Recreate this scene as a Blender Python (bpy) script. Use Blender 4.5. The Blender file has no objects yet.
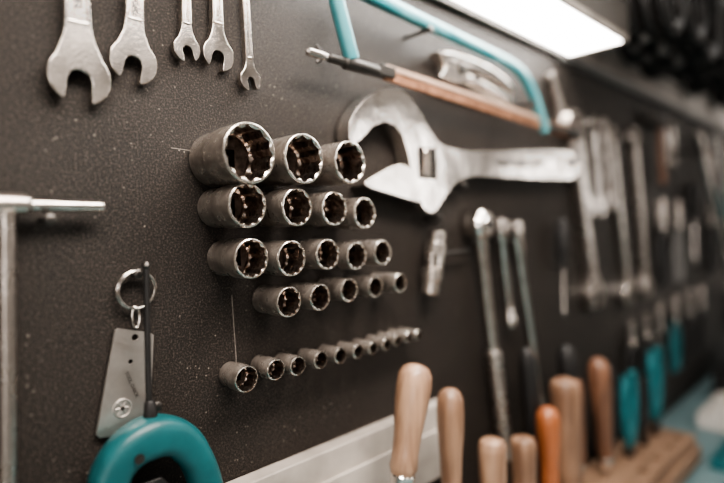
import bpy, bmesh, math, random
from mathutils import Vector, Matrix
random.seed(7)
SC=bpy.context.scene; COL=SC.collection
ZC=1.45
def V(x,z,h): return Vector((x*.001,-h*.001,ZC+z*.001))
# ---------------------------------------------------------------- materials
def mat(name,base,metal=0.0,rough=0.5,var=0.0,scale=60.0,bump=0.0,bscale=400.0,col2=None,emit=None,stretch=(1,1,1),coat=0.0,rvar=0.0,thr=(0.35,0.65)):
    m=bpy.data.materials.new(name); m.use_nodes=True; nt=m.node_tree
    b=nt.nodes['Principled BSDF']
    b.inputs['Base Color'].default_value=(*base,1); b.inputs['Metallic'].default_value=metal; b.inputs['Roughness'].default_value=rough
    if coat: b.inputs['Coat Weight'].default_value=coat
    tc=nt.nodes.new('ShaderNodeTexCoord'); mp=nt.nodes.new('ShaderNodeMapping'); mp.inputs['Scale'].default_value=stretch
    nt.links.new(tc.outputs['Object'],mp.inputs[0])
    if var or col2:
        n=nt.nodes.new('ShaderNodeTexNoise'); n.inputs['Scale'].default_value=scale; n.inputs['Detail'].default_value=6
        nt.links.new(mp.outputs[0],n.inputs['Vector'])
        cr=nt.nodes.new('ShaderNodeValToRGB')
        c2=col2 if col2 else tuple(max(0,c*(1-var)) for c in base)
        cr.color_ramp.elements[0].position=thr[0]; cr.color_ramp.elements[1].position=thr[1]
        cr.color_ramp.elements[0].color=(*c2,1); cr.color_ramp.elements[1].color=(*base,1)
        nt.links.new(n.outputs['Fac'],cr.inputs[0]); nt.links.new(cr.outputs[0],b.inputs['Base Color'])
        if rvar:
            mr=nt.nodes.new('ShaderNodeMapRange'); mr.inputs['To Min'].default_value=rough+rvar; mr.inputs['To Max'].default_value=max(.03,rough-rvar)
            mr.inputs['From Min'].default_value=.3; mr.inputs['From Max'].default_value=.7
            nt.links.new(n.outputs['Fac'],mr.inputs[0]); nt.links.new(mr.outputs[0],b.inputs['Roughness'])
    if bump:
        n2=nt.nodes.new('ShaderNodeTexNoise'); n2.inputs['Scale'].default_value=bscale; n2.inputs['Detail'].default_value=3
        nt.links.new(mp.outputs[0],n2.inputs['Vector'])
        bp=nt.nodes.new('ShaderNodeBump'); bp.inputs['Strength'].default_value=bump; bp.inputs['Distance'].default_value=.001
        nt.links.new(n2.outputs['Fac'],bp.inputs['Height']); nt.links.new(bp.outputs[0],b.inputs['Normal'])
    if emit:
        b.inputs['Emission Color'].default_value=(*emit[0],1); b.inputs['Emission Strength'].default_value=emit[1]
    return m
CHROME=mat('chrome',(.88,.82,.77),1,.2,col2=(.56,.51,.47),scale=60,bump=.1,bscale=450,rvar=.07)
POLISH=mat('polished_chrome',(.93,.88,.83),1,.15,col2=(.66,.61,.57),scale=45,bump=.7,bscale=26,rvar=.05)
CHROME2=mat('worn_chrome',(.72,.66,.61),1,.3,col2=(.40,.35,.32),scale=60,bump=.15,bscale=500,rvar=.1)
STEEL=mat('socket_steel',(.47,.415,.37),.65,.3,col2=(.25,.215,.19),scale=110,bump=.12,bscale=700,rvar=.08)
RIM=mat('polished_rim',(.95,.90,.84),1,.24,col2=(.58,.52,.46),scale=170,rvar=.06)
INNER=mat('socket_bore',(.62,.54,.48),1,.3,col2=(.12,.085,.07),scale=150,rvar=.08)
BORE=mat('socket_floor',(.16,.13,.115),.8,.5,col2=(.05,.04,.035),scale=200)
DARKST=mat('dark_steel',(.10,.093,.087),.9,.38,.3,80)
BLACK=mat('black_rubber',(.011,.010,.010),0,.5,.3,80)
TEAL=mat('teal_plastic',(.010,.10,.112),0,.4,.3,50,.1,300)
TEALB=mat('bright_teal_grip',(.010,.13,.15),0,.4,.3,50)
TEALP=mat('teal_paint',(.024,.20,.235),.1,.3,col2=(.09,.28,.31),scale=25,coat=.3)
COPPER=mat('rusty_blade',(.44,.22,.13),.6,.42,col2=(.22,.10,.055),scale=90)
PALE=mat('strip_pale',(.60,.41,.31),.4,.4,.2,50)
PBAR=mat('pale_bar',(.62,.59,.56),.3,.4,.15,30)
ORANGE=mat('orange_wood',(.40,.13,.048),0,.35,col2=(.22,.07,.025),scale=60,stretch=(1,1,.15),coat=.4)
WOOD=mat('beech_handle',(.42,.265,.175),0,.42,col2=(.20,.112,.07),scale=110,stretch=(1,1,.10),bump=.1,coat=.3)
WOODM=mat('ash_handle',(.31,.185,.118),0,.42,col2=(.14,.076,.047),scale=90,stretch=(1,1,.12),coat=.3)
WOODD=mat('dark_wood_handle',(.21,.10,.058),0,.42,col2=(.09,.043,.026),scale=100,stretch=(1,1,.10),coat=.3)
RACKW=mat('rack_wood',(.27,.17,.11),0,.6,col2=(.14,.083,.052),scale=60,stretch=(.1,1,1))
WHITE=mat('white_paint',(.46,.415,.375),0,.5,col2=(.28,.25,.225),scale=18,bump=.1)
WALLM=mat('wall_plaster',(.60,.565,.53),0,.85,.08,6,.2,120)
CEILM=mat('ceiling_paint',(.68,.65,.61),0,.9,.05,5)
FLOORM=mat('concrete_floor',(.12,.11,.10),0,.7,.3,4,.2,60)
TAGM=mat('aluminium_tag',(.74,.69,.65),1,.42,.25,60,rvar=.08)
GREY=mat('grey_plastic',(.17,.165,.16),0,.5,.2,40)
BENCHM=mat('bench_laminate',(.14,.22,.235),0,.5,.2,20)
PAPER=mat('paper',(.55,.53,.5),0,.8,.06,20)
LAMPG=mat('lamp_diffuser',(.95,.93,.88),0,.4,emit=((1,.95,.89),24.0))
ADDGLOW=mat('added_panel_glow',(.9,.9,.9),0,.3,emit=((1,.95,.90),5.6))  # glow of the added wall panels, not real daylight
LAMPB=mat('lamp_housing',(.10,.09,.08),.3,.5,.2,40)
GRAPH=mat('chalk_mark',(.36,.32,.29),0,.9,.2,300)
def board_mat():
    m=bpy.data.materials.new('black_hardboard'); m.use_nodes=True; nt=m.node_tree; L=nt.links; b=nt.nodes['Principled BSDF']
    tc=nt.nodes.new('ShaderNodeTexCoord')
    def noise(s,d=4,r=.6):
        n=nt.nodes.new('ShaderNodeTexNoise'); n.inputs['Scale'].default_value=s; n.inputs['Detail'].default_value=d; n.inputs['Roughness'].default_value=r
        L.new(tc.outputs['Object'],n.inputs['Vector']); return n
    def ramp(src,p0,p1,c0,c1):
        r=nt.nodes.new('ShaderNodeValToRGB'); e=r.color_ramp.elements; e[0].position=p0; e[1].position=p1; e[0].color=(*c0,1); e[1].color=(*c1,1)
        L.new(src,r.inputs[0]); return r
    n1=noise(14); base=ramp(n1.outputs['Fac'],.3,.7,(.009,.0073,.0062),(.017,.0138,.0117))
    n2=noise(720,4,.7); sp=ramp(n2.outputs['Fac'],.50,.73,(0,0,0),(1,1,1))
    mx=nt.nodes.new('ShaderNodeMix'); mx.data_type='RGBA'; mx.inputs['B'].default_value=(.115,.090,.074,1)
    L.new(sp.outputs[0],mx.inputs['Factor']); L.new(base.outputs[0],mx.inputs['A'])
    vo=nt.nodes.new('ShaderNodeTexVoronoi'); vo.inputs['Scale'].default_value=170; L.new(tc.outputs['Object'],vo.inputs['Vector'])
    ds=ramp(vo.outputs['Distance'],.05,.13,(1,1,1),(0,0,0))
    n3=noise(22,2); dm=ramp(n3.outputs['Fac'],.46,.62,(0,0,0),(.8,.8,.8))
    mu=nt.nodes.new('ShaderNodeMath'); mu.operation='MULTIPLY'; L.new(ds.outputs[0],mu.inputs[0]); L.new(dm.outputs[0],mu.inputs[1])
    mx2=nt.nodes.new('ShaderNodeMix'); mx2.data_type='RGBA'; mx2.inputs['B'].default_value=(.36,.31,.27,1)
    L.new(mu.outputs[0],mx2.inputs['Factor']); L.new(mx.outputs['Result'],mx2.inputs['A']); L.new(mx2.outputs['Result'],b.inputs['Base Color'])
    b.inputs['Roughness'].default_value=.5; b.inputs['Specular IOR Level'].default_value=.3
    bp=nt.nodes.new('ShaderNodeBump'); bp.inputs['Strength'].default_value=1.0; bp.inputs['Distance'].default_value=.001
    L.new(n2.outputs['Fac'],bp.inputs['Height']); L.new(bp.outputs[0],b.inputs['Normal'])
    return m
BOARD=board_mat()
# ---------------------------------------------------------------- mesh helpers
def link(ob,parent=None):
    COL.objects.link(ob)
    if parent: ob.parent=parent
    return ob
def empty(name,loc=(0,0,0)):
    e=bpy.data.objects.new(name,None); e.empty_display_size=.02; COL.objects.link(e); return e
def from_bm(name,bm,mats,parent=None,bevel=0,seg=2,ang=30,smooth=True):
    bmesh.ops.recalc_face_normals(bm,faces=bm.faces[:])
    me=bpy.data.meshes.new(name); bm.to_mesh(me); bm.free()
    for m in (mats if isinstance(mats,(list,tuple)) else [mats]): me.materials.append(m)
    if smooth:
        me.polygons.foreach_set('use_smooth',[True]*len(me.polygons))
        if not bevel: me.set_sharp_from_angle(angle=math.radians(ang))
    ob=link(bpy.data.objects.new(name,me),parent)
    if bevel:
        md=ob.modifiers.new('bevel','BEVEL'); md.width=bevel*.001; md.segments=seg; md.limit_method='ANGLE'; md.angle_limit=math.radians(ang); md.harden_normals=True
    return ob
def cat(pts,n=6,closed=True):
    out=[];N=len(pts)
    for i in range(N if closed else N-1):
        if closed: p0,p1,p2,p3=[Vector(pts[(i+k)%N]) for k in (-1,0,1,2)]
        else: p0,p1,p2,p3=[Vector(pts[min(max(i+k,0),N-1)]) for k in (-1,0,1,2)]
        for j in range(n):
            t=j/n
            out.append(.5*((2*p1)+(p2-p0)*t+(2*p0-5*p1+4*p2-p3)*t*t+(3*p1-p0-3*p2+p3)*t**3))
    if not closed: out.append(Vector(pts[-1]))
    return out
def prism(name,out,h0,h1,m,parent=None,bevel=.8,seg=2,ang=30):
    bm=bmesh.new()
    a=[bm.verts.new(V(p[0],p[1],h0)) for p in out]; b=[bm.verts.new(V(p[0],p[1],h1)) for p in out]
    bm.faces.new(a); bm.faces.new(b); n=len(out)
    for i in range(n): bm.faces.new((a[i],a[(i+1)%n],b[(i+1)%n],b[i]))
    return from_bm(name,bm,m,parent,bevel,seg,ang)
def box(name,x0,x1,z0,z1,h0,h1,m,parent=None,bevel=.8):
    return prism(name,[(x0,z0),(x1,z0),(x1,z1),(x0,z1)],h0,h1,m,parent,bevel)
def lathe(name,prof,origin,axis,m,parent=None,n=48,ang=30,mi=None):
    axis=Vector(axis).normalized(); ref=Vector((0,0,1)) if abs(axis.z)<.9 else Vector((1,0,0))
    e1=axis.cross(ref).normalized(); e2=axis.cross(e1).normalized(); o=Vector(origin)
    bm=bmesh.new(); rings=[]
    for r,t in prof:
        if not callable(r) and r<=0: rings.append([bm.verts.new(o+axis*(t*.001))]); continue
        ring=[]
        for k in range(n):
            th=2*math.pi*k/n; rr=r(th) if callable(r) else r
            ring.append(bm.verts.new(o+axis*(t*.001)+(e1*math.cos(th)+e2*math.sin(th))*(rr*.001)))
        rings.append(ring)
    for i in range(len(rings)-1):
        A,B=rings[i],rings[i+1]; idx=mi[i] if mi else 0
        for k in range(n):
            k2=(k+1)%n
            if len(A)==1 and len(B)==1: continue
            if len(A)==1: fc=bm.faces.new((A[0],B[k],B[k2]))
            elif len(B)==1: fc=bm.faces.new((A[k],A[k2],B[0]))
            else: fc=bm.faces.new((A[k],A[k2],B[k2],B[k]))
            fc.material_index=idx
    return from_bm(name,bm,m,parent,0,ang=ang)
def sweep(name,pts,rad,m,parent=None,n=20,ratio=1.0,closed=False,ang=35,cap=True,sq=2.0):
    P=[V(*p) for p in pts]; N=len(P)
    if not isinstance(rad,(list,tuple)): rad=[rad]*N
    bm=bmesh.new(); rings=[]
    for i in range(N):
        if closed: T=(P[(i+1)%N]-P[i-1])
        else: T=P[min(i+1,N-1)]-P[max(i-1,0)]
        T.normalize(); Y=Vector((0,-1,0)); S=T.cross(Y)
        if S.length<.05: S=Vector((1,0,0))
        S.normalize(); U=S.cross(T).normalized()
        ring=[]
        for k in range(n):
            th=2*math.pi*k/n; c,s=math.cos(th),math.sin(th)
            c=math.copysign(abs(c)**(2/sq),c); s=math.copysign(abs(s)**(2/sq),s)
            ring.append(bm.verts.new(P[i]+(S*c+U*s*ratio)*rad[i]*.001))
        rings.append(ring)
    for i in range(N if closed else N-1):
        A,B=rings[i],rings[(i+1)%N]
        for k in range(n): bm.faces.new((A[k],A[(k+1)%n],B[(k+1)%n],B[k]))
    if not closed: bm.faces.new(rings[0]); bm.faces.new(rings[-1])
    return from_bm(name,bm,m,parent,0,ang=ang)
def rodline(a,b,k=12):
    a=Vector(a); b=Vector(b); return [tuple(a.lerp(b,i/k)) for i in range(k+1)]
def prof_sweep(name,a,b,prof,m,parent=None,n=24,ratio=1.0,ang=35):
    a=Vector(a); b=Vector(b)
    return sweep(name,[tuple(a.lerp(b,t)) for t,r in prof],[r for t,r in prof],m,parent,n,ratio,ang=ang)
def boolean(ob,cutters):
    for c in cutters:
        md=ob.modifiers.new('b','BOOLEAN'); md.operation='DIFFERENCE'; md.object=c; md.solver='EXACT'
    bpy.context.view_layer.update()
    dg=bpy.context.evaluated_depsgraph_get()
    me=bpy.data.meshes.new_from_object(ob.evaluated_get(dg))
    ob.modifiers.clear(); ob.data=me
    for c in cutters: bpy.data.objects.remove(c,do_unlink=True)
def addbevel(ob,w,seg=2,ang=30):
    md=ob.modifiers.new('bevel','BEVEL'); md.width=w*.001; md.segments=seg; md.limit_method='ANGLE'; md.angle_limit=math.radians(ang); md.harden_normals=True
    ob.data.polygons.foreach_set('use_smooth',[True]*len(ob.data.polygons))
def peg(x,z,l,parent,r=1.6):
    return lathe('peg',[(0,0),(r,0),(r,l),(r*1.9,l),(r*1.9,l+1),(r*1.2,l+1.8),(0,l+2)],V(x,z,.15),(0,-1,0),DARKST,parent,n=20)
def text(name,body,x,z,h,size,ang,m,parent):
    c=bpy.data.curves.new(name,'FONT'); c.body=body; c.size=size*.001; c.extrude=.0004; c.align_x='CENTER'; c.align_y='CENTER'
    o=link(bpy.data.objects.new(name,c),None)
    o.matrix_world=Matrix.Translation(V(x,z,h))@Matrix.Rotation(math.radians(90),4,'X')@Matrix.Rotation(ang,4,'Z')
    bpy.context.view_layer.update()
    dg=bpy.context.evaluated_depsgraph_get(); me=bpy.data.meshes.new_from_object(o.evaluated_get(dg)); mw=o.matrix_world.copy()
    bpy.data.objects.remove(o,do_unlink=True)
    me.materials.clear(); me.materials.append(m); me.transform(mw)
    return link(bpy.data.objects.new(name,me),parent)
# ---------------------------------------------------------------- room
def room_box(name,a,b,m,parent=None):
    bm=bmesh.new(); bmesh.ops.create_cube(bm,size=1)
    for v in bm.verts: v.co=Vector(((a[0]+b[0])/2+v.co.x*(b[0]-a[0]),(a[1]+b[1])/2+v.co.y*(b[1]-a[1]),(a[2]+b[2])/2+v.co.z*(b[2]-a[2])))
    return from_bm(name,bm,m,parent,smooth=False)
room_box('wall_back',(-1.6,.0125,0),(5.2,.15,2.7),WALLM)
room_box('wall_front',(-1.6,-3.2,0),(5.2,-3.05,2.7),WALLM)
room_box('wall_left',(-1.75,-3.2,0),(-1.6,.15,2.7),WALLM)
room_box('wall_right',(5.2,-3.2,0),(5.35,.15,2.7),WALLM)
room_box('floor',(-1.75,-3.2,-.1),(5.35,.15,0),FLOORM)
room_box('ceiling',(-1.75,-3.2,2.7),(5.35,.15,2.8),CEILM)
def added_glow(name,axis,pos,a0,a1,z0,z1,s):  # framed emissive panel, added out of view for reflections and extra light
    e=empty(name)
    def bx(n,p0,p1,q0,q1,d0,d1,m):
        lo,hi=sorted((pos+s*d0,pos+s*d1))
        if axis=='y': room_box(n,(p0,lo,q0),(p1,hi,q1),m,e)
        else: room_box(n,(lo,p0,q0),(hi,p1,q1),m,e)
    bx('pane',a0,a1,z0,z1,.002,.012,ADDGLOW)
    for q in (a0,(a0+a1)/2,a1): bx('stile',q-.04,q+.04,z0,z1,.002,.05,WHITE)
    for q in (z0,z0*.4+z1*.6,z1): bx('rail',a0-.04,a1+.04,q-.04,q+.04,.002,.05,WHITE)
added_glow('added_glow_1','y',-3.05,3.2,4.5,1.3,2.4,1)  # added so the wrench head and other chrome reflect something bright
added_glow('added_glow_2','x',5.2,-2.6,-1.8,1.3,2.15,-1)  # added bright panel mirrored in the wrench handle
added_glow('added_glow_3','x',-1.6,-2.5,-1.1,1.1,2.1,1)  # added to light the left sides of the sockets
# tool board
bd=empty('tool_board')
box('panel',-500,3400,-420,240,-12,0,BOARD,bd,0)
sweep('scribe_line_v',[(218,-48,.05),(220,-102,.05)],.2,GRAPH,bd,6,.4)
sweep('scribe_line_h',[(174,60,.05),(197,59,.05)],.18,GRAPH,bd,6,.4)
box('trim_1',780,3400,241,252,-11.5,10,GREY,None,1)
# ---------------------------------------------------------------- sockets
def socket(x,z,r,hm):
    a=r*.785
    def star(th,s=1.0):
        d=math.radians(30)
        f1=a/math.cos(((th+d)%(2*d))-d); f2=a/math.cos((th%(2*d))-d); return max(f1,f2)*s
    sqh=min(r*.42,6.3)
    def sqr(th):
        q=math.pi/4; return sqh/math.cos(((th+q)%(2*q))-q)
    rb=max(r*.93,min(6.2,r*1.05))
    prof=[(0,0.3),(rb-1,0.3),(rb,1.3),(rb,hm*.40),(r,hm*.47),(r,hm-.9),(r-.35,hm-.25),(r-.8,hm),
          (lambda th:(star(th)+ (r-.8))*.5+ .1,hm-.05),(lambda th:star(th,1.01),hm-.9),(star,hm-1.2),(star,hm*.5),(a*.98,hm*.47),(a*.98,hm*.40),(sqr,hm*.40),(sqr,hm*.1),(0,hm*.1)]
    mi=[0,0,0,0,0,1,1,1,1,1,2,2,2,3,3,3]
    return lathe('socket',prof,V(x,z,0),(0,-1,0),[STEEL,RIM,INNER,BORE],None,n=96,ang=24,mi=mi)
rows=[(50,[(206,53,20.9),(253,52.5,18.6),(300,53,17.2)]),
(45,[(206,18,15.4),(249,17,14.3),(286,16,13.5),(320,12.5,13)]),
(40,[(211,-19,14.2),(246,-21,13.4),(282,-20,12.3),(314,-23,11.6),(346,-22,11)]),
(35,[(246,-54,11.6),(277,-54,10.6),(309,-51.5,10),(341,-52,9.3),(374,-51.5,8.8)]),
(25,[(213,-107,9.8),(239,-105.5,8.2),(260,-107,7.7),(284,-107,7.4),(306,-107.5,7),(327,-108,6.4),(346,-108.5,6),(364,-108,5.7),(379,-107,5.4),(395,-106.5,5.1),(410,-107,4.8)])]
for hm,L in rows:
    for x,z,r in L: socket(x,z,r,hm)
# ---------------------------------------------------------------- open end wrenches
def wrench(name,head,top,R,w,hw,tilt=12,h0=1.5,h1=8,m=CHROME,ring=True,txt=None):
    e=empty(name)
    hx,hz=head; d=Vector((top[0]-hx,top[1]-hz)); L=d.length; d.normalize(); s=Vector((d.y,-d.x))
    W=lambda a,b: (hx+s.x*a+d.x*b, hz+s.y*a+d.y*b)
    hw2=hw*.85
    pts=[W(hw2,L),W(hw*.92,L*.5),W(hw,1.95*R),W(hw*1.06,1.6*R),W(hw*1.25,1.28*R)]
    ts=math.radians(180+tilt); o=(math.sin(ts),math.cos(ts)); p=(o[1],-o[0])
    beta=math.asin(min(.95,w/R)); a0=math.asin(min(.95,hw*1.75/R)) if hw*1.75<R*.95 else 1.2
    rr=lambda ph: R*(1+.05*math.sin(abs(ph-ts)))
    st=ts-beta-.22
    for i in range(15):
        ph=a0+(st-a0)*i/14; pts.append(W(math.sin(ph)*rr(ph),math.cos(ph)*rr(ph)))
    def S(a,b): return W(o[0]*a+p[0]*b,o[1]*a+p[1]*b)
    q=1 if (math.sin(st)*p[0]+math.cos(st)*p[1])>0 else -1
    slot=[(.90,1.28),(.84,1.06),(.5,1.0),(.12,.98),(-.08,.78),(-.2,.4)]
    pts+=[S(R*u,q*w*v) for u,v in slot]+[S(-R*.23,0)]+[S(R*u,-q*w*v) for u,v in reversed(slot)]
    en=ts+beta+.22; a1=2*math.pi-a0
    for i in range(15):
        ph=en+(a1-en)*i/14; pts.append(W(math.sin(ph)*rr(ph),math.cos(ph)*rr(ph)))
    pts+=[W(-hw*1.25,1.28*R),W(-hw*1.06,1.6*R),W(-hw,1.95*R),W(-hw*.92,L*.5),W(-hw2,L)]
    prism('body',pts,h0,h1,m,e,1.2,4,28)
    if hw>3:
        for sg in (-1,1):
            sweep('shank_rib',[(*W(sg*(hw*.98-1.3),1.9*R),h1-.1),(*W(sg*(hw*.9-1.3),L*.55),h1-.1),(*W(sg*(hw2-1.3),L-2),h1-.1)],1.25,m,e,10,.7)
        sweep('shank_rib_end',[(*W(-hw+1.6,1.9*R),h1-.1),(*W(hw-1.6,1.9*R),h1-.1)],1.2,m,e,10,.7)
    if ring:
        rr2=R*.78; c=W(0,L+rr2*.85)
        lathe('ring_end',[(rr2*.62,0),(rr2-.8,0),(rr2,.8),(rr2,h1-h0+.2),(rr2-.8,h1-h0+1),(rr2*.62,h1-h0+1),(rr2*.62,0)],V(c[0],c[1],h0),(0,-1,0),m,e,n=36)
        peg(c[0],c[1]+rr2*.62-1.6,h1+4,e)
    if txt:
        c=W(0,2.0*R+len(txt)*hw*.30); ang=math.atan2(d.y,d.x)
        text('size_stamp',txt,c[0],c[1],h1+.2,hw*.85,ang-math.pi,DARKST,e)
    return e
wrench('open_end_wrench',(114,97),(114,205),17.2,7.2,7.6,6,1.5,9,CHROME,txt='FORGED STEEL')
wrench('open_end_wrench',(147.5,113),(152,208),14.6,5.8,5.8,10,1.5,8,CHROME,txt='FORGED')
wrench('open_end_wrench',(185.6,129.5),(187,212),9.4,3.8,3.6,-14,1.5,7,CHROME)
wrench('open_end_wrench',(210.3,130.5),(210.5,210),12,4.9,4.4,14,1.5,7.5,CHROME)
wrench('open_end_wrench',(237.4,117),(234,214),8.6,3.3,3.1,-12,1.5,7,CHROME)
# ---------------------------------------------------------------- T handle
e=empty('t_handle_wrench')
prof_sweep('cross_bar',(20,20,12),(123.5,18,12),[(0,.5),(0.004,2.6),(.02,3.5),(.3,3.5),(.4,3.5),(.6,3.5),(.97,3.5),(.99,3.1),(1,1)],CHROME,e)
prof_sweep('hub',(61,19.5,12),(84,19,12),[(0,3.5),(.06,5.2),(.15,5.8),(.85,5.8),(.94,5.2),(1,3.5)],CHROME2,e)
prof_sweep('shaft',(72,15,12),(63,-235,12),[(0,5.2),(.03,4.3),(.5,4.3),(.9,4.3),(.91,7),(1,7)],CHROME2,e,n=24)
peg(52,11,16,e); peg(92,10.5,17,e)
# ---------------------------------------------------------------- key ring with tag
e=empty('key_ring_tag')
sweep('split_ring',[(144+12.4*math.cos(a),-36+12.4*math.sin(a),5+math.sin(a)) for a in [2*math.pi*i/48 for i in range(48)]],1.15,CHROME,e,12,closed=True)
sweep('split_ring_coil',[(144+12.2*math.cos(a),-36+12.2*math.sin(a),7+math.sin(a)) for a in [2*math.pi*i/48 for i in range(40)]],.8,CHROME,e,12)
sweep('link',[(143+2.4*math.cos(a),-54+7*math.sin(a),5) for a in [2*math.pi*i/24 for i in range(24)]],.8,CHROME,e,10,closed=True)
tag=prism('tag_plate',[(130,-61),(132,-60),(153,-66),(155,-68),(150,-131),(148,-133.5),(118,-127),(116,-124.5)],1.5,3.6,TAGM,e,0)
c1=lathe('c',[(0,-5),(2.2,-5),(2.2,5),(0,5)],V(142.5,-67.5,2),(0,-1,0),TAGM,None,n=24)
c2=lathe('c',[(0,-5),(1.6,-5),(1.6,5),(0,5)],V(139,-83,2),(0,-1,0),TAGM,None,n=24)
boolean(tag,[c1,c2]); addbevel(tag,.5)
sweep('tag_boss',[(132.5+5.6*math.cos(a),-112+5.6*math.sin(a),3.6) for a in [2*math.pi*i/32 for i in range(32)]],.7,TAGM,e,8,closed=True)
for k in range(6):
    a=math.pi*k/3; sweep('boss_spoke',[(132.5+1.2*math.cos(a),-112+1.2*math.sin(a),3.6),(132.5+4.2*math.cos(a),-112+4.2*math.sin(a),3.6)],.6,TAGM,e,8)
lathe('tag_rivet',[(0,0),(1.6,0),(1.4,.7),(0,1)],V(132.5,-112,3.5),(0,-1,0),DARKST,e,n=16)
text('tag_lettering','TOOL CHECK',139,-98,3.5,3,math.radians(-70),DARKST,e)
peg(144,-25.4,9,e)
# ---------------------------------------------------------------- keyhole saw with teal handle
e=empty('keyhole_saw')
sweep('blade',rodline((145.5,-21,18),(142.5,-130,20),8),[2.0]*8+[2.4],BLACK,e,12)
lathe('blade_ball',[(0,-3),(1.8,-2.5),(2.8,-1),(3.1,0),(2.8,1),(1.8,2.5),(0,3)],V(145.5,-20,18),(0,0,1),DARKST,e,n=20)
path=cat([(115,-178),(115,-158),(120,-143),(131,-133),(145,-130),(160,-135),(171,-148),(179,-168),(183,-195),(176,-222),(152,-236),(126,-228),(115,-205)],6)
rads=[]
for q in path: rads.append(10.8 if q.y<-150 else 10.8+3*max(0,1-abs(q.x-142)/35))
sweep('grip',[(q.x,q.y,19) for q in path],rads,TEAL,e,24,.95,closed=True,sq=2.8)
prism('grip_web',[(122,-200),(122,-168),(135,-158),(150,-158),(160,-172),(160,-200)],12,20,BLACK,e,1.5)
prof_sweep('ferrule',(143.5,-106,20),(144,-120,19),[(0,2.2),(.1,3.4),(.9,4.6),(1,4.6)],BLACK,e)
sweep('grip_screw',[(131,-137,28),(131,-136.8,32)],3,DARKST,e,16)
peg(151,-113,14,e)
# ---------------------------------------------------------------- adjustable wrench
e=empty('adjustable_wrench')
headpts=[(329,79),(331,94),(347,113),(370,127),(389,132),(408,130),(428,116),(447,96),(467,85),(515,82),(603,90),(711,99),(775,102),(798,97),(806,83),(797,69),(773,63),(709,60),(602,57),(524,55),(491,47),(468,31),(449,15),(433,17),(425,28)]
out=[tuple(q) for q in cat(headpts,5,closed=False)]
out+=[(413,50),(411,66),(406,79),(400,90),(391,97),(377,99),(360,93),(343,79),(336,75)]
body=prism('fixed_jaw_and_handle',out,3,19,POLISH,e,0)
win=box('c',424,454,48,80,-5,30,POLISH,None,0)
pan=[(536,61),(602,63),(702,67),(752,70),(752,90),(702,92),(602,84),(536,76)]
panel=prism('c',pan,16.0,30,POLISH,None,0); panel2=prism('c',pan,-5,5.5,POLISH,None,0)
hole=lathe('c',[(0,-10),(8,-10),(8,40),(0,40)],V(782,83,0),(0,-1,0),POLISH,None,n=36)
boolean(body,[win,panel,panel2,hole]); addbevel(body,2.6,5,28)
text('handle_stamp','DROP FORGED STEEL',640,76,16.4,13,math.radians(3),DARKST,e)
mv=[(346,41),(368,51.5),(391,59.5),(405,59),(411,56),(424,44),(436,37),(434,28),(425,24),(396,28),(368,33),(352,36)]
prism('movable_jaw',[tuple(q) for q in cat(mv,4)],2.5,20.5,POLISH,e,2.6,4)
prism('jaw_rack_shade',[(408,60),(424,47),(454,50),(454,78),(424,76)],5,8,BLACK,e,.6)  # jaw rack plate, black to stand in for shade in the worm recess
wp=[(0,-14.5),(4.4,-14.5)]
for i in range(6):
    t=-12.5+i*4.4; wp+=[(4.8,t-1),(8.4,t),(8.4,t+1.2),(4.8,t+2.2)]
wp+=[(4.4,14.5),(0,14.5)]
lathe('worm_screw',wp,V(439,64,15.5),(.12,0,.99),CHROME,e,n=28)
peg(782,90,24,e,3); peg(500,44,22,e,2.5); peg(455,9,20,e,2.5)
# ---------------------------------------------------------------- hacksaw
e=empty('hacksaw')
fp=cat([(328,146),(323,160),(317,178),(312,195),(316,205),(330,208),(425,203),(520,198),(590,194),(625,187),(650,170),(668,150),(686,122)],6,closed=False)
sweep('frame_tube',[(q.x,q.y,26) for q in fp],6.8,TEALP,e,20,.8,sq=3)
prof_sweep('frame_sleeve',(470,200.6,26),(560,195.8,26),[(0,6.4),(0.01,7.4),(.99,7.4),(1,6.4)],TEALP,e,ratio=.85)
prof_sweep('tension_rod',(286,143,24),(372,142,24),[(0,1),(.02,3),(.2,3),(.21,3.9),(.4,3.9),(.42,5.8),(.9,5.8),(.95,4),(1,3)],DARKST,e)
prof_sweep('tension_tip',(279,143.2,24),(300,142.6,24),[(0,1),(.1,3.4),(.7,3.7),(1,3.2)],CHROME,e)
for sg in (-1,1): sweep('wing_nut',[(296,143,24),(293,143+sg*4.5,24),(290,143+sg*7,24)],[3,2.4,1.4],DARKST,e,12,.5)
box('blade_pin_mount',362,382,138,148,18,30,DARKST,e,1)
prism('blade',[(372,149),(530,144),(690,137.5),(790,134),(790,119),(690,124),(530,130),(372,136)],22,26,COPPER,e,.4)
prism('back_strip',[(372,150),(530,145),(690,138.5),(690,133),(530,140),(372,145)],21,27,PALE,e,.5)
prof_sweep('rear_bolt',(676,130,24),(800,127,24),[(0,5),(.2,6),(.6,6),(.62,7.5),(.95,7.5),(1,4)],DARKST,e)
peg(430,193.5,34,e,2); peg(640,150,34,e,2.5)
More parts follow.
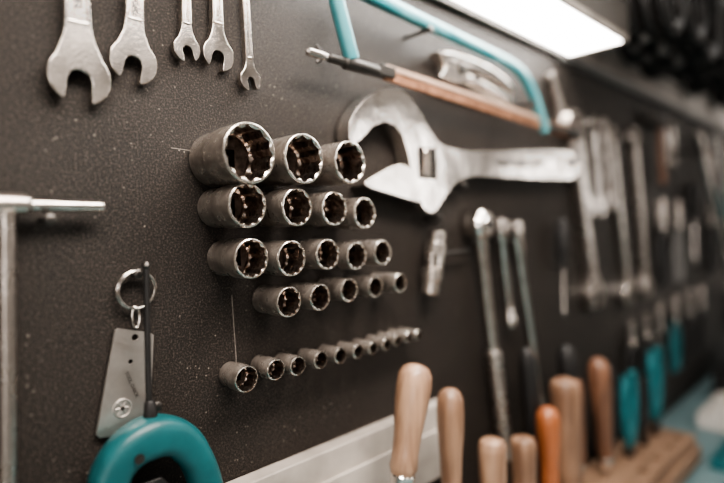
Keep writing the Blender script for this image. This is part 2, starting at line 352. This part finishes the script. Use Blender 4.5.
# ---------------------------------------------------------------- locking pliers (inside the saw frame)
e=empty('locking_pliers')
q=cat([(474,178,11),(490,182,11),(520,182,11),(560,181,11),(600,176,11),(626,168,11)],5,closed=False)
sweep('upper_arm',[tuple(p) for p in q],[6+4*math.sin(math.pi*i/(len(q)-1)) for i in range(len(q))],CHROME,e,20,.8)
q=cat([(476,166,11),(496,163,11),(525,166,11),(565,162,11),(605,156,11),(622,154,11)],5,closed=False)
sweep('lower_arm',[tuple(p) for p in q],[5+2.6*math.sin(math.pi*i/(len(q)-1)) for i in range(len(q))],CHROME,e,20,.8)
prism('jaw_plate',[(464,184),(506,188),(522,178),(520,160),(502,156),(468,158),(480,170)],2,17,CHROME,e,1.5)
lathe('pivot',[(0,-1),(6,-1),(6,1),(4,2),(0,2.3)],V(508,173,17),(0,-1,0),DARKST,e,n=24)
peg(540,169,18,e,2)
wrench('open_end_wrench',(783,150),(741,212),17,7,8,10,2,11,CHROME2,ring=False)
# ---------------------------------------------------------------- under-shelf lamp
e=empty('wall_lamp')
box('housing',300,800,252,300,-12,96,LAMPB,e,2)
box('front_lip',300,800,246,254,90,96,WHITE,e,1)
box('rear_lip',300,800,244,256,.5,10,LAMPB,e,1)
box('end_lip',792,800,246,254,4,96,WHITE,e,1)
box('diffuser',306,792,248,253,14,89,LAMPG,e,.5)
# ---------------------------------------------------------------- universal joint
e=empty('universal_joint')
prof_sweep('upper_barrel',(459,-6,14),(453,-32,14),[(0,8),(.05,9.5),(.45,9.5),(.5,11),(.95,11),(1,9)],CHROME,e)
prof_sweep('lower_barrel',(450,-44,14),(443,-72,14),[(0,9),(.05,11),(.5,11),(.55,9.5),(.95,9.5),(1,8)],CHROME,e)
for sg in (-1,1):
    sweep('fork_a',[(454+sg*8,-28,14),(452+sg*8,-44,14)],[3.6,3.6],CHROME2,e,12,1.6)
    sweep('fork_b',[(453,-30,14+sg*8),(450,-48,14+sg*8)],[4.5,4.5],CHROME,e,12,.8)
sweep('centre_block',[(453,-33,14),(450,-44,14)],[7,7],DARKST,e,4,1)
sweep('cross_pin',[(440,-38,14),(466,-31,14),(515,-29,14)],[2.4,2.2,2.2],DARKST,e,12)
peg(459,3,14,e)
# ---------------------------------------------------------------- ratchet & extension bars
e=empty('ratchet_wrench')
lathe('head',[(0,2),(14,2),(17,4),(17.5,8),(17.5,22),(15,26),(9,27),(8,29),(0,29)],V(538,0,0),(0,-1,0),POLISH,e,n=40)
lathe('head_dial',[(0,0),(6,0),(5,4),(0,4)],V(538,0,28),(0,-1,0),DARKST,e,n=20)
prof_sweep('shank',(540,-10,14),(564,-155,14),[(0,10),(.1,8.5),(.2,7),(.9,6.4),(1,7.5)],CHROME,e)
pr=[(0,7),(.03,9.6)]
for i in range(12): t=.06+i*.07; pr+=[(t,9.8),(t+.012,9.0),(t+.03,9.0),(t+.042,9.8)]
pr=[p for p in pr if p[0]<.95]+[(.96,10.5),(.99,10),(1,7)]
prof_sweep('knurled_grip',(563,-150,14),(586,-290,14),pr,CHROME2,e)
peg(552,-30,16,e); peg(527,-18,16,e)
for (a,b) in (((587,-3,13),(608,-130,13)),((624,-6,13),(684,-262,13))):
    e=empty('extension_bar')
    prof_sweep('bar',a,b,[(0,4),(.01,8.5),(.12,8.8),(.16,6),(.75,5.6),(.88,6),(.9,7.6),(.97,7.6),(.98,5),(1,5)],CHROME,e)
    lathe('drive_end',[(10,0),(11,1),(11,14),(10,15),(6,15),(5.5,5),(0,5)],V(a[0],a[1]-1,4),(0,-1,0),CHROME2,e,n=30)
    peg(a[0]-8,a[1]-16,14,e); peg(a[0]+14,a[1]-16,14,e)
# ---------------------------------------------------------------- far hanging wrenches
wrench('combination_wrench',(877,-120),(808,130),27,11,11,10,2,16,CHROME2)
wrench('combination_wrench',(862,20),(838,140),17,7,7.5,10,2,12,CHROME)
wrench('combination_wrench',(908,20),(889,146),17,7,7.5,10,2,12,CHROME)
wrench('combination_wrench',(1030,-135),(968,128),24,10,9,10,2,14,CHROME)
wrench('combination_wrench',(1131,-135),(1078,138),24,10,9,10,2,14,CHROME2)
wrench('combination_wrench',(955,30),(935,150),16,7,7,10,2,12,CHROME2)
def pliers(x,z,s,hm,tilt=0.0,h=12):
    e=empty('pliers'); c,sn=math.cos(tilt),math.sin(tilt)
    T=lambda a,b:(x+s*(a*c-b*sn),z+s*(a*sn+b*c))
    for sg in (-1,1):
        q=cat([(0,8),(sg*9,-8),(sg*20,-35),(sg*24,-75),(sg*17,-120)],4,closed=False)
        sweep('handle',[(*T(p[0],p[1]),h) for p in q],[s*(4.5+2.8*min(1,i/6)) for i in range(len(q))],hm,e,14,.85)
        prism('jaw',[T(sg*.5,62),T(sg*5,60),T(sg*10,32),T(sg*14,8),T(sg*9,-10),T(-sg*5,-14),T(-sg*4,5),T(sg*.5,14)],h-5*s,h+5*s,CHROME2,e,1)
    lathe('rivet',[(0,0),(6*s,0),(5*s,2),(0,3)],V(*T(0,0),h+5*s),(0,-1,0),CHROME,e,n=20)
    peg(*T(-17,-14),h+6,e); peg(*T(17,-14),h+6,e)
    return e
cols=[BLACK,GREY,BLACK,DARKST,TEALB,BLACK,BLACK,DARKST]
k=0
for x in (1225,1340,1640,1890,2050,2220,2400):
    pliers(x,-18,1.0,cols[k%8],random.uniform(-.05,.05)); k+=1
k=0
for x in (1040,1120,1200,1310,1420,1530,1860,2030,2230):
    if x>1150: pliers(x,-222,.92,cols[(k+1)%8],random.uniform(-.05,.05))
    else: pliers(x,-225,.72,BLACK,.03)
    k+=1
for i,x in enumerate((1285,1330,1675,1765,1880,2000,2120)):
    wrench('combination_wrench',(x+6,128),(x,200),13,5,5.5,10,2,10,CHROME if i%2 else CHROME2)
# claw hammers with black heads
for x,z in ((1192,200),(1580,196)):
    e=empty('claw_hammer')
    prof_sweep('handle',(x,z-6,20),(x+18,z-130,20),[(0,7),(.15,7),(.5,8.5),(.9,11),(.97,10),(1,6)],WOODD,e,ratio=.75)
    sweep('head',[(x-46,z,20),(x-40,z,20),(x-34,z,20),(x-30,z,20),(x-10,z,20),(x+14,z,20)],[12,13,13,9.5,10.5,11],DARKST,e,20)
    for sg in (-1,1):
        q=cat([(x+10,z+2,20+sg*5),(x+26,z+1,20+sg*7),(x+40,z-6,20+sg*9),(x+50,z-18,20+sg*11)],4,closed=False)
        sweep('claw',[tuple(p) for p in q],[6-4*i/(len(q)-1) for i in range(len(q))],DARKST,e,12)
    peg(x-14,z-15,32,e,2.5); peg(x+16,z-15,32,e,2.5)
def hung_driver(x,z,s,hm,h=16,lean=0):
    e=empty('screwdriver')
    prof_sweep('handle',(x,z,h),(x+lean,z-90*s,h),[(0,5*s),(.04,10*s),(.2,13*s),(.5,12*s),(.75,13*s),(.88,8*s),(.94,9*s),(1,6*s)],hm,e,n=16)
    prof_sweep('shank',(x+lean,z-88*s,h),(x+lean*2.2,z-190*s,h),[(0,3.2*s),(.9,3.2*s),(.95,4*s),(1,1.5*s)],CHROME,e,n=12)
    peg(x-9*s,z-92*s,h+3,e); peg(x+9*s,z-92*s,h+3,e)
hung_driver(1455,85,1.0,BLACK); hung_driver(1740,80,1.0,TEALB); hung_driver(752,5,.75,BLACK)
e=empty('pry_bar')
sweep('bar',[tuple(p) for p in cat([(1360,185,50),(1375,168,50),(1420,110,50),(1540,-20,50),(1700,-190,50),(1740,-215,50)],5,closed=False)],11,CHROME,e,16,.6)
peg(1372,148,56,e,3)
e=empty('pry_bar')
sweep('bar',[tuple(p) for p in cat([(1500,195,50),(1515,180,50),(1580,100,50),(1740,-70,50),(1800,-130,50)],5,closed=False)],11,PBAR,e,16,.6)
peg(1518,155,56,e,3)
# ---------------------------------------------------------------- black cable coils upper right
def coil(x,z,R,h,n=5,r=7,m=BLACK):
    e=empty('cable_coil')
    for j in range(n):
        rr=R+random.uniform(-11,9); dx=random.uniform(-8,8); dz=random.uniform(-9,9)
        sweep('loop',[(x+dx+rr*math.cos(a),z+dz+rr*1.15*math.sin(a),h-n*r*.8+j*r*1.7) for a in [2*math.pi*i/36 for i in range(36)]],r,m,e,10,closed=True)
    sweep('cable_tie',[(x-R*.2+14*math.cos(a),z-R*1.1+14*math.sin(a),h) for a in [2*math.pi*i/24 for i in range(24)]],3,GREY,e,8,2.2,closed=True)
    lathe('hook',[(0,0),(5,0),(5,h+n*r+12),(11,h+n*r+12),(11,h+n*r+16),(0,h+n*r+17)],V(x,z+R*.78,-12.3),(0,-1,0),DARKST,e,n=16)
coil(890,332,46,90,5,11); coil(1005,342,50,84,6,11); coil(1135,356,56,74,6,11); coil(1290,376,64,70,6,12); coil(1500,390,68,70,6,12); coil(1780,405,80,70,6,13)
# ---------------------------------------------------------------- lower ledge, rack and bench
e=empty('wall_ledge')
box('ledge_rail',-500,470,-260,-188,.3,16,WHITE,e,1.5)
box('ledge_lip',-500,470,-262,-212,16,20,WHITE,e,1)
e=empty('tool_rack')
rb=box('rack_block',300,1040,-402,-370,24,112,RACKW,e,0)
cut=[]
for x in (700,840,900,960,1010):
    cut.append(lathe('c',[(0,-30),(7,-30),(7,30),(0,30)],V(x,-380,92),(0,0,1),RACKW,None,n=20))
boolean(rb,cut); addbevel(rb,2)
box('rack_front_rail',300,1040,-412,-385,112.2,120,RACKW,e,2)
for x in (310,660,1030): box('rack_leg',x-12,x+12,-421.5,-402,26,108,RACKW,e,.5)
e=empty('workbench')
box('bench_top',-600,3400,-460,-422,.5,560,BENCHM,e,3)
for x in (-560,1300,3300):
    for h in (40,500): box('bench_leg',x,x+60,-1450,-460,h,h+50,GREY,e,2)
def chisel(name,top,bot,r,m,bladeend=-369,h=60,kind=0):
    e=empty(name); t=Vector((top[0],top[1],h)); b=Vector((bot[0],bot[1],h)); d=b-t
    if kind==0: pr=[(0,.15),(.01,.45),(.04,.75),(.1,.95),(.2,1.0),(.35,.97),(.6,.80),(.8,.74),(.92,.80),(.96,.7),(1,.62)]
    else: pr=[(0,.2),(.01,.6),(.03,.85),(.07,.97),(.12,1.0),(.5,.93),(.8,.9),(.95,.86),(1,.7)]
    prof_sweep('handle',t,b,[(q[0],q[1]*r) for q in pr],m,e,n=28)
    b2=b+d*.1; prof_sweep('ferrule',b-d*.02,b2,[(0,r*.66),(.1,r*.7),(.9,r*.6),(1,r*.4)],CHROME,e)
    dn=d.normalized(); L=(bladeend-b2.y)/dn.y if b2.y>bladeend else 6
    b3=b2+dn*max(L,2)
    sweep('blade',[tuple(b2-dn*2),tuple(b3)],r*.42,CHROME2,e,12,.35,sq=4)
chisel('wood_chisel',(363,-120),(340,-212),15.5,WOOD)
chisel('wood_chisel',(411,-153),(409,-262),13,WOODM)
chisel('wood_file',(482,-222),(482,-330),14.5,WOOD,kind=1)
chisel('wood_file',(546,-239),(546,-335),14.5,WOODM,kind=1)
chisel('screwdriver',(606,-221),(609,-330),14,ORANGE)
chisel('wood_mallet_handle',(653,-197),(662,-340),18.5,WOODM,kind=1)
chisel('wood_chisel',(761,-192),(782,-340),15,WOODD)
chisel('wood_chisel',(603,-152),(622,-330),11,BLACK,h=36)
chisel('wood_chisel',(700,-165),(712,-340),13,BLACK,h=42)
chisel('wood_chisel',(816,-215),(824,-345),12,BLACK,h=50)
chisel('wood_chisel',(725,-215),(735,-340),12,WOODD,h=42)
def rackpliers(x,z,m,s=1.0,h=60):
    e=empty('pliers')
    for sg in (-1,1):
        q=cat([(x+sg*14*s,z,h),(x+sg*20*s,z-30*s,h),(x+sg*17*s,z-70*s,h),(x+sg*6*s,z-105*s,h)],4,closed=False)
        sweep('handle',[tuple(p) for p in q],7.5*s,m,e,14,.9)
    prism('jaw',[(x-14*s,z-98*s),(x+14*s,z-98*s),(x+9*s,-369.5),(x-9*s,-369.5)],h-5,h+5,DARKST,e,1)
rackpliers(880,-240,TEALB,1.05); rackpliers(1005,-225,TEALB,1.1); rackpliers(943,-262,BLACK,.8,60)
# bench clutter
for (x,h,w,d,a,m) in ((1120,190,160,110,18,TEALB),(1330,130,190,120,26,PAPER),(1350,280,200,130,14,TEALB),(1150,330,140,100,20,GREY),(1540,120,160,140,60,BLACK),(1750,150,170,150,90,TEALB)):
    e=empty('parts_tray')
    box('base',x-w/2,x+w/2,-421.7,-419,h-d/2,h+d/2,m,e,1)
    for sg in (-1,1):
        box('side',x+sg*w/2-2,x+sg*w/2+2,-421.7,-422+a,h-d/2,h+d/2,m,e,.8)
        box('side',x-w/2,x+w/2,-421.7,-422+a,h+sg*d/2-2,h+sg*d/2+2,m,e,.8)
    sweep('rod_a',[(x-w*.4,-414,h),(x+w*.4,-412,h+20)],5,CHROME,e,12); sweep('rod_b',[(x-w*.3,-414,h+25),(x+w*.3,-412,h-15)],6,m,e,12)
# ---------------------------------------------------------------- lights
def area(name,loc,rot,sx,sy,en,col=(1,.94,.86)):
    l=bpy.data.lights.new(name,'AREA'); l.shape='RECTANGLE'; l.size=sx; l.size_y=sy; l.energy=en; l.color=col
    o=bpy.data.objects.new(name,l); COL.objects.link(o); o.location=loc; o.rotation_euler=rot; return o
def fixture(name,x0,x1,y0,y1,z,en,col=(1,.94,.86)):  # housing and rods dressed around an added area light
    e=empty(name)
    bm=bmesh.new(); bmesh.ops.create_cube(bm,size=1)
    for v in bm.verts: v.co=Vector(((x0+x1)/2+v.co.x*(x1-x0+.04),(y0+y1)/2+v.co.y*(y1-y0+.04),z+.03+v.co.z*.04))
    from_bm('housing',bm,GREY,e,smooth=False)
    for x in (x0+.05,x1-.05):
        bm=bmesh.new(); bmesh.ops.create_cone(bm,cap_ends=True,segments=10,radius1=.006,radius2=.006,depth=2.7-z-.05)
        for v in bm.verts: v.co+=Vector((x,(y0+y1)/2,(2.7+z+.05)/2))
        from_bm('suspension',bm,DARKST,e)
    o=area(name+'_light',((x0+x1)/2,(y0+y1)/2,z),(0,0,0),x1-x0,y1-y0,en,col); o.parent=e
fixture('added_lamp',-.10,.50,-.46,-.28,1.88,14.5,(1,.90,.81))  # added unseen key light, makes the board fall off from top to bottom
fixture('added_lamp',-.8,1.2,-2.6,-1.8,2.6,16,(1,.925,.85))  # added unseen fill, brightens the walls that the metal reflects
fixture('added_lamp',1.3,2.9,-.75,-.45,2.55,9,(1,.95,.90))  # added unseen light to lift the upper right wall and coils
w=bpy.data.worlds.new('world'); SC.world=w; w.use_nodes=True; w.node_tree.nodes['Background'].inputs[0].default_value=(.5,.5,.5,1); w.node_tree.nodes['Background'].inputs[1].default_value=.3
# ---------------------------------------------------------------- camera
cd=bpy.data.cameras.new('camera'); cam=bpy.data.objects.new('camera',cd); COL.objects.link(cam)
cam.location=(0,-.36,ZC); cam.rotation_euler=(1.54579,.02999,-.78615)
cd.lens=26.75; cd.clip_start=.01; cd.dof.use_dof=True; cd.dof.focus_distance=.39; cd.dof.aperture_fstop=1.8
SC.camera=cam
try: SC.view_settings.look='AgX - Medium High Contrast'
except Exception as ex: print(ex)
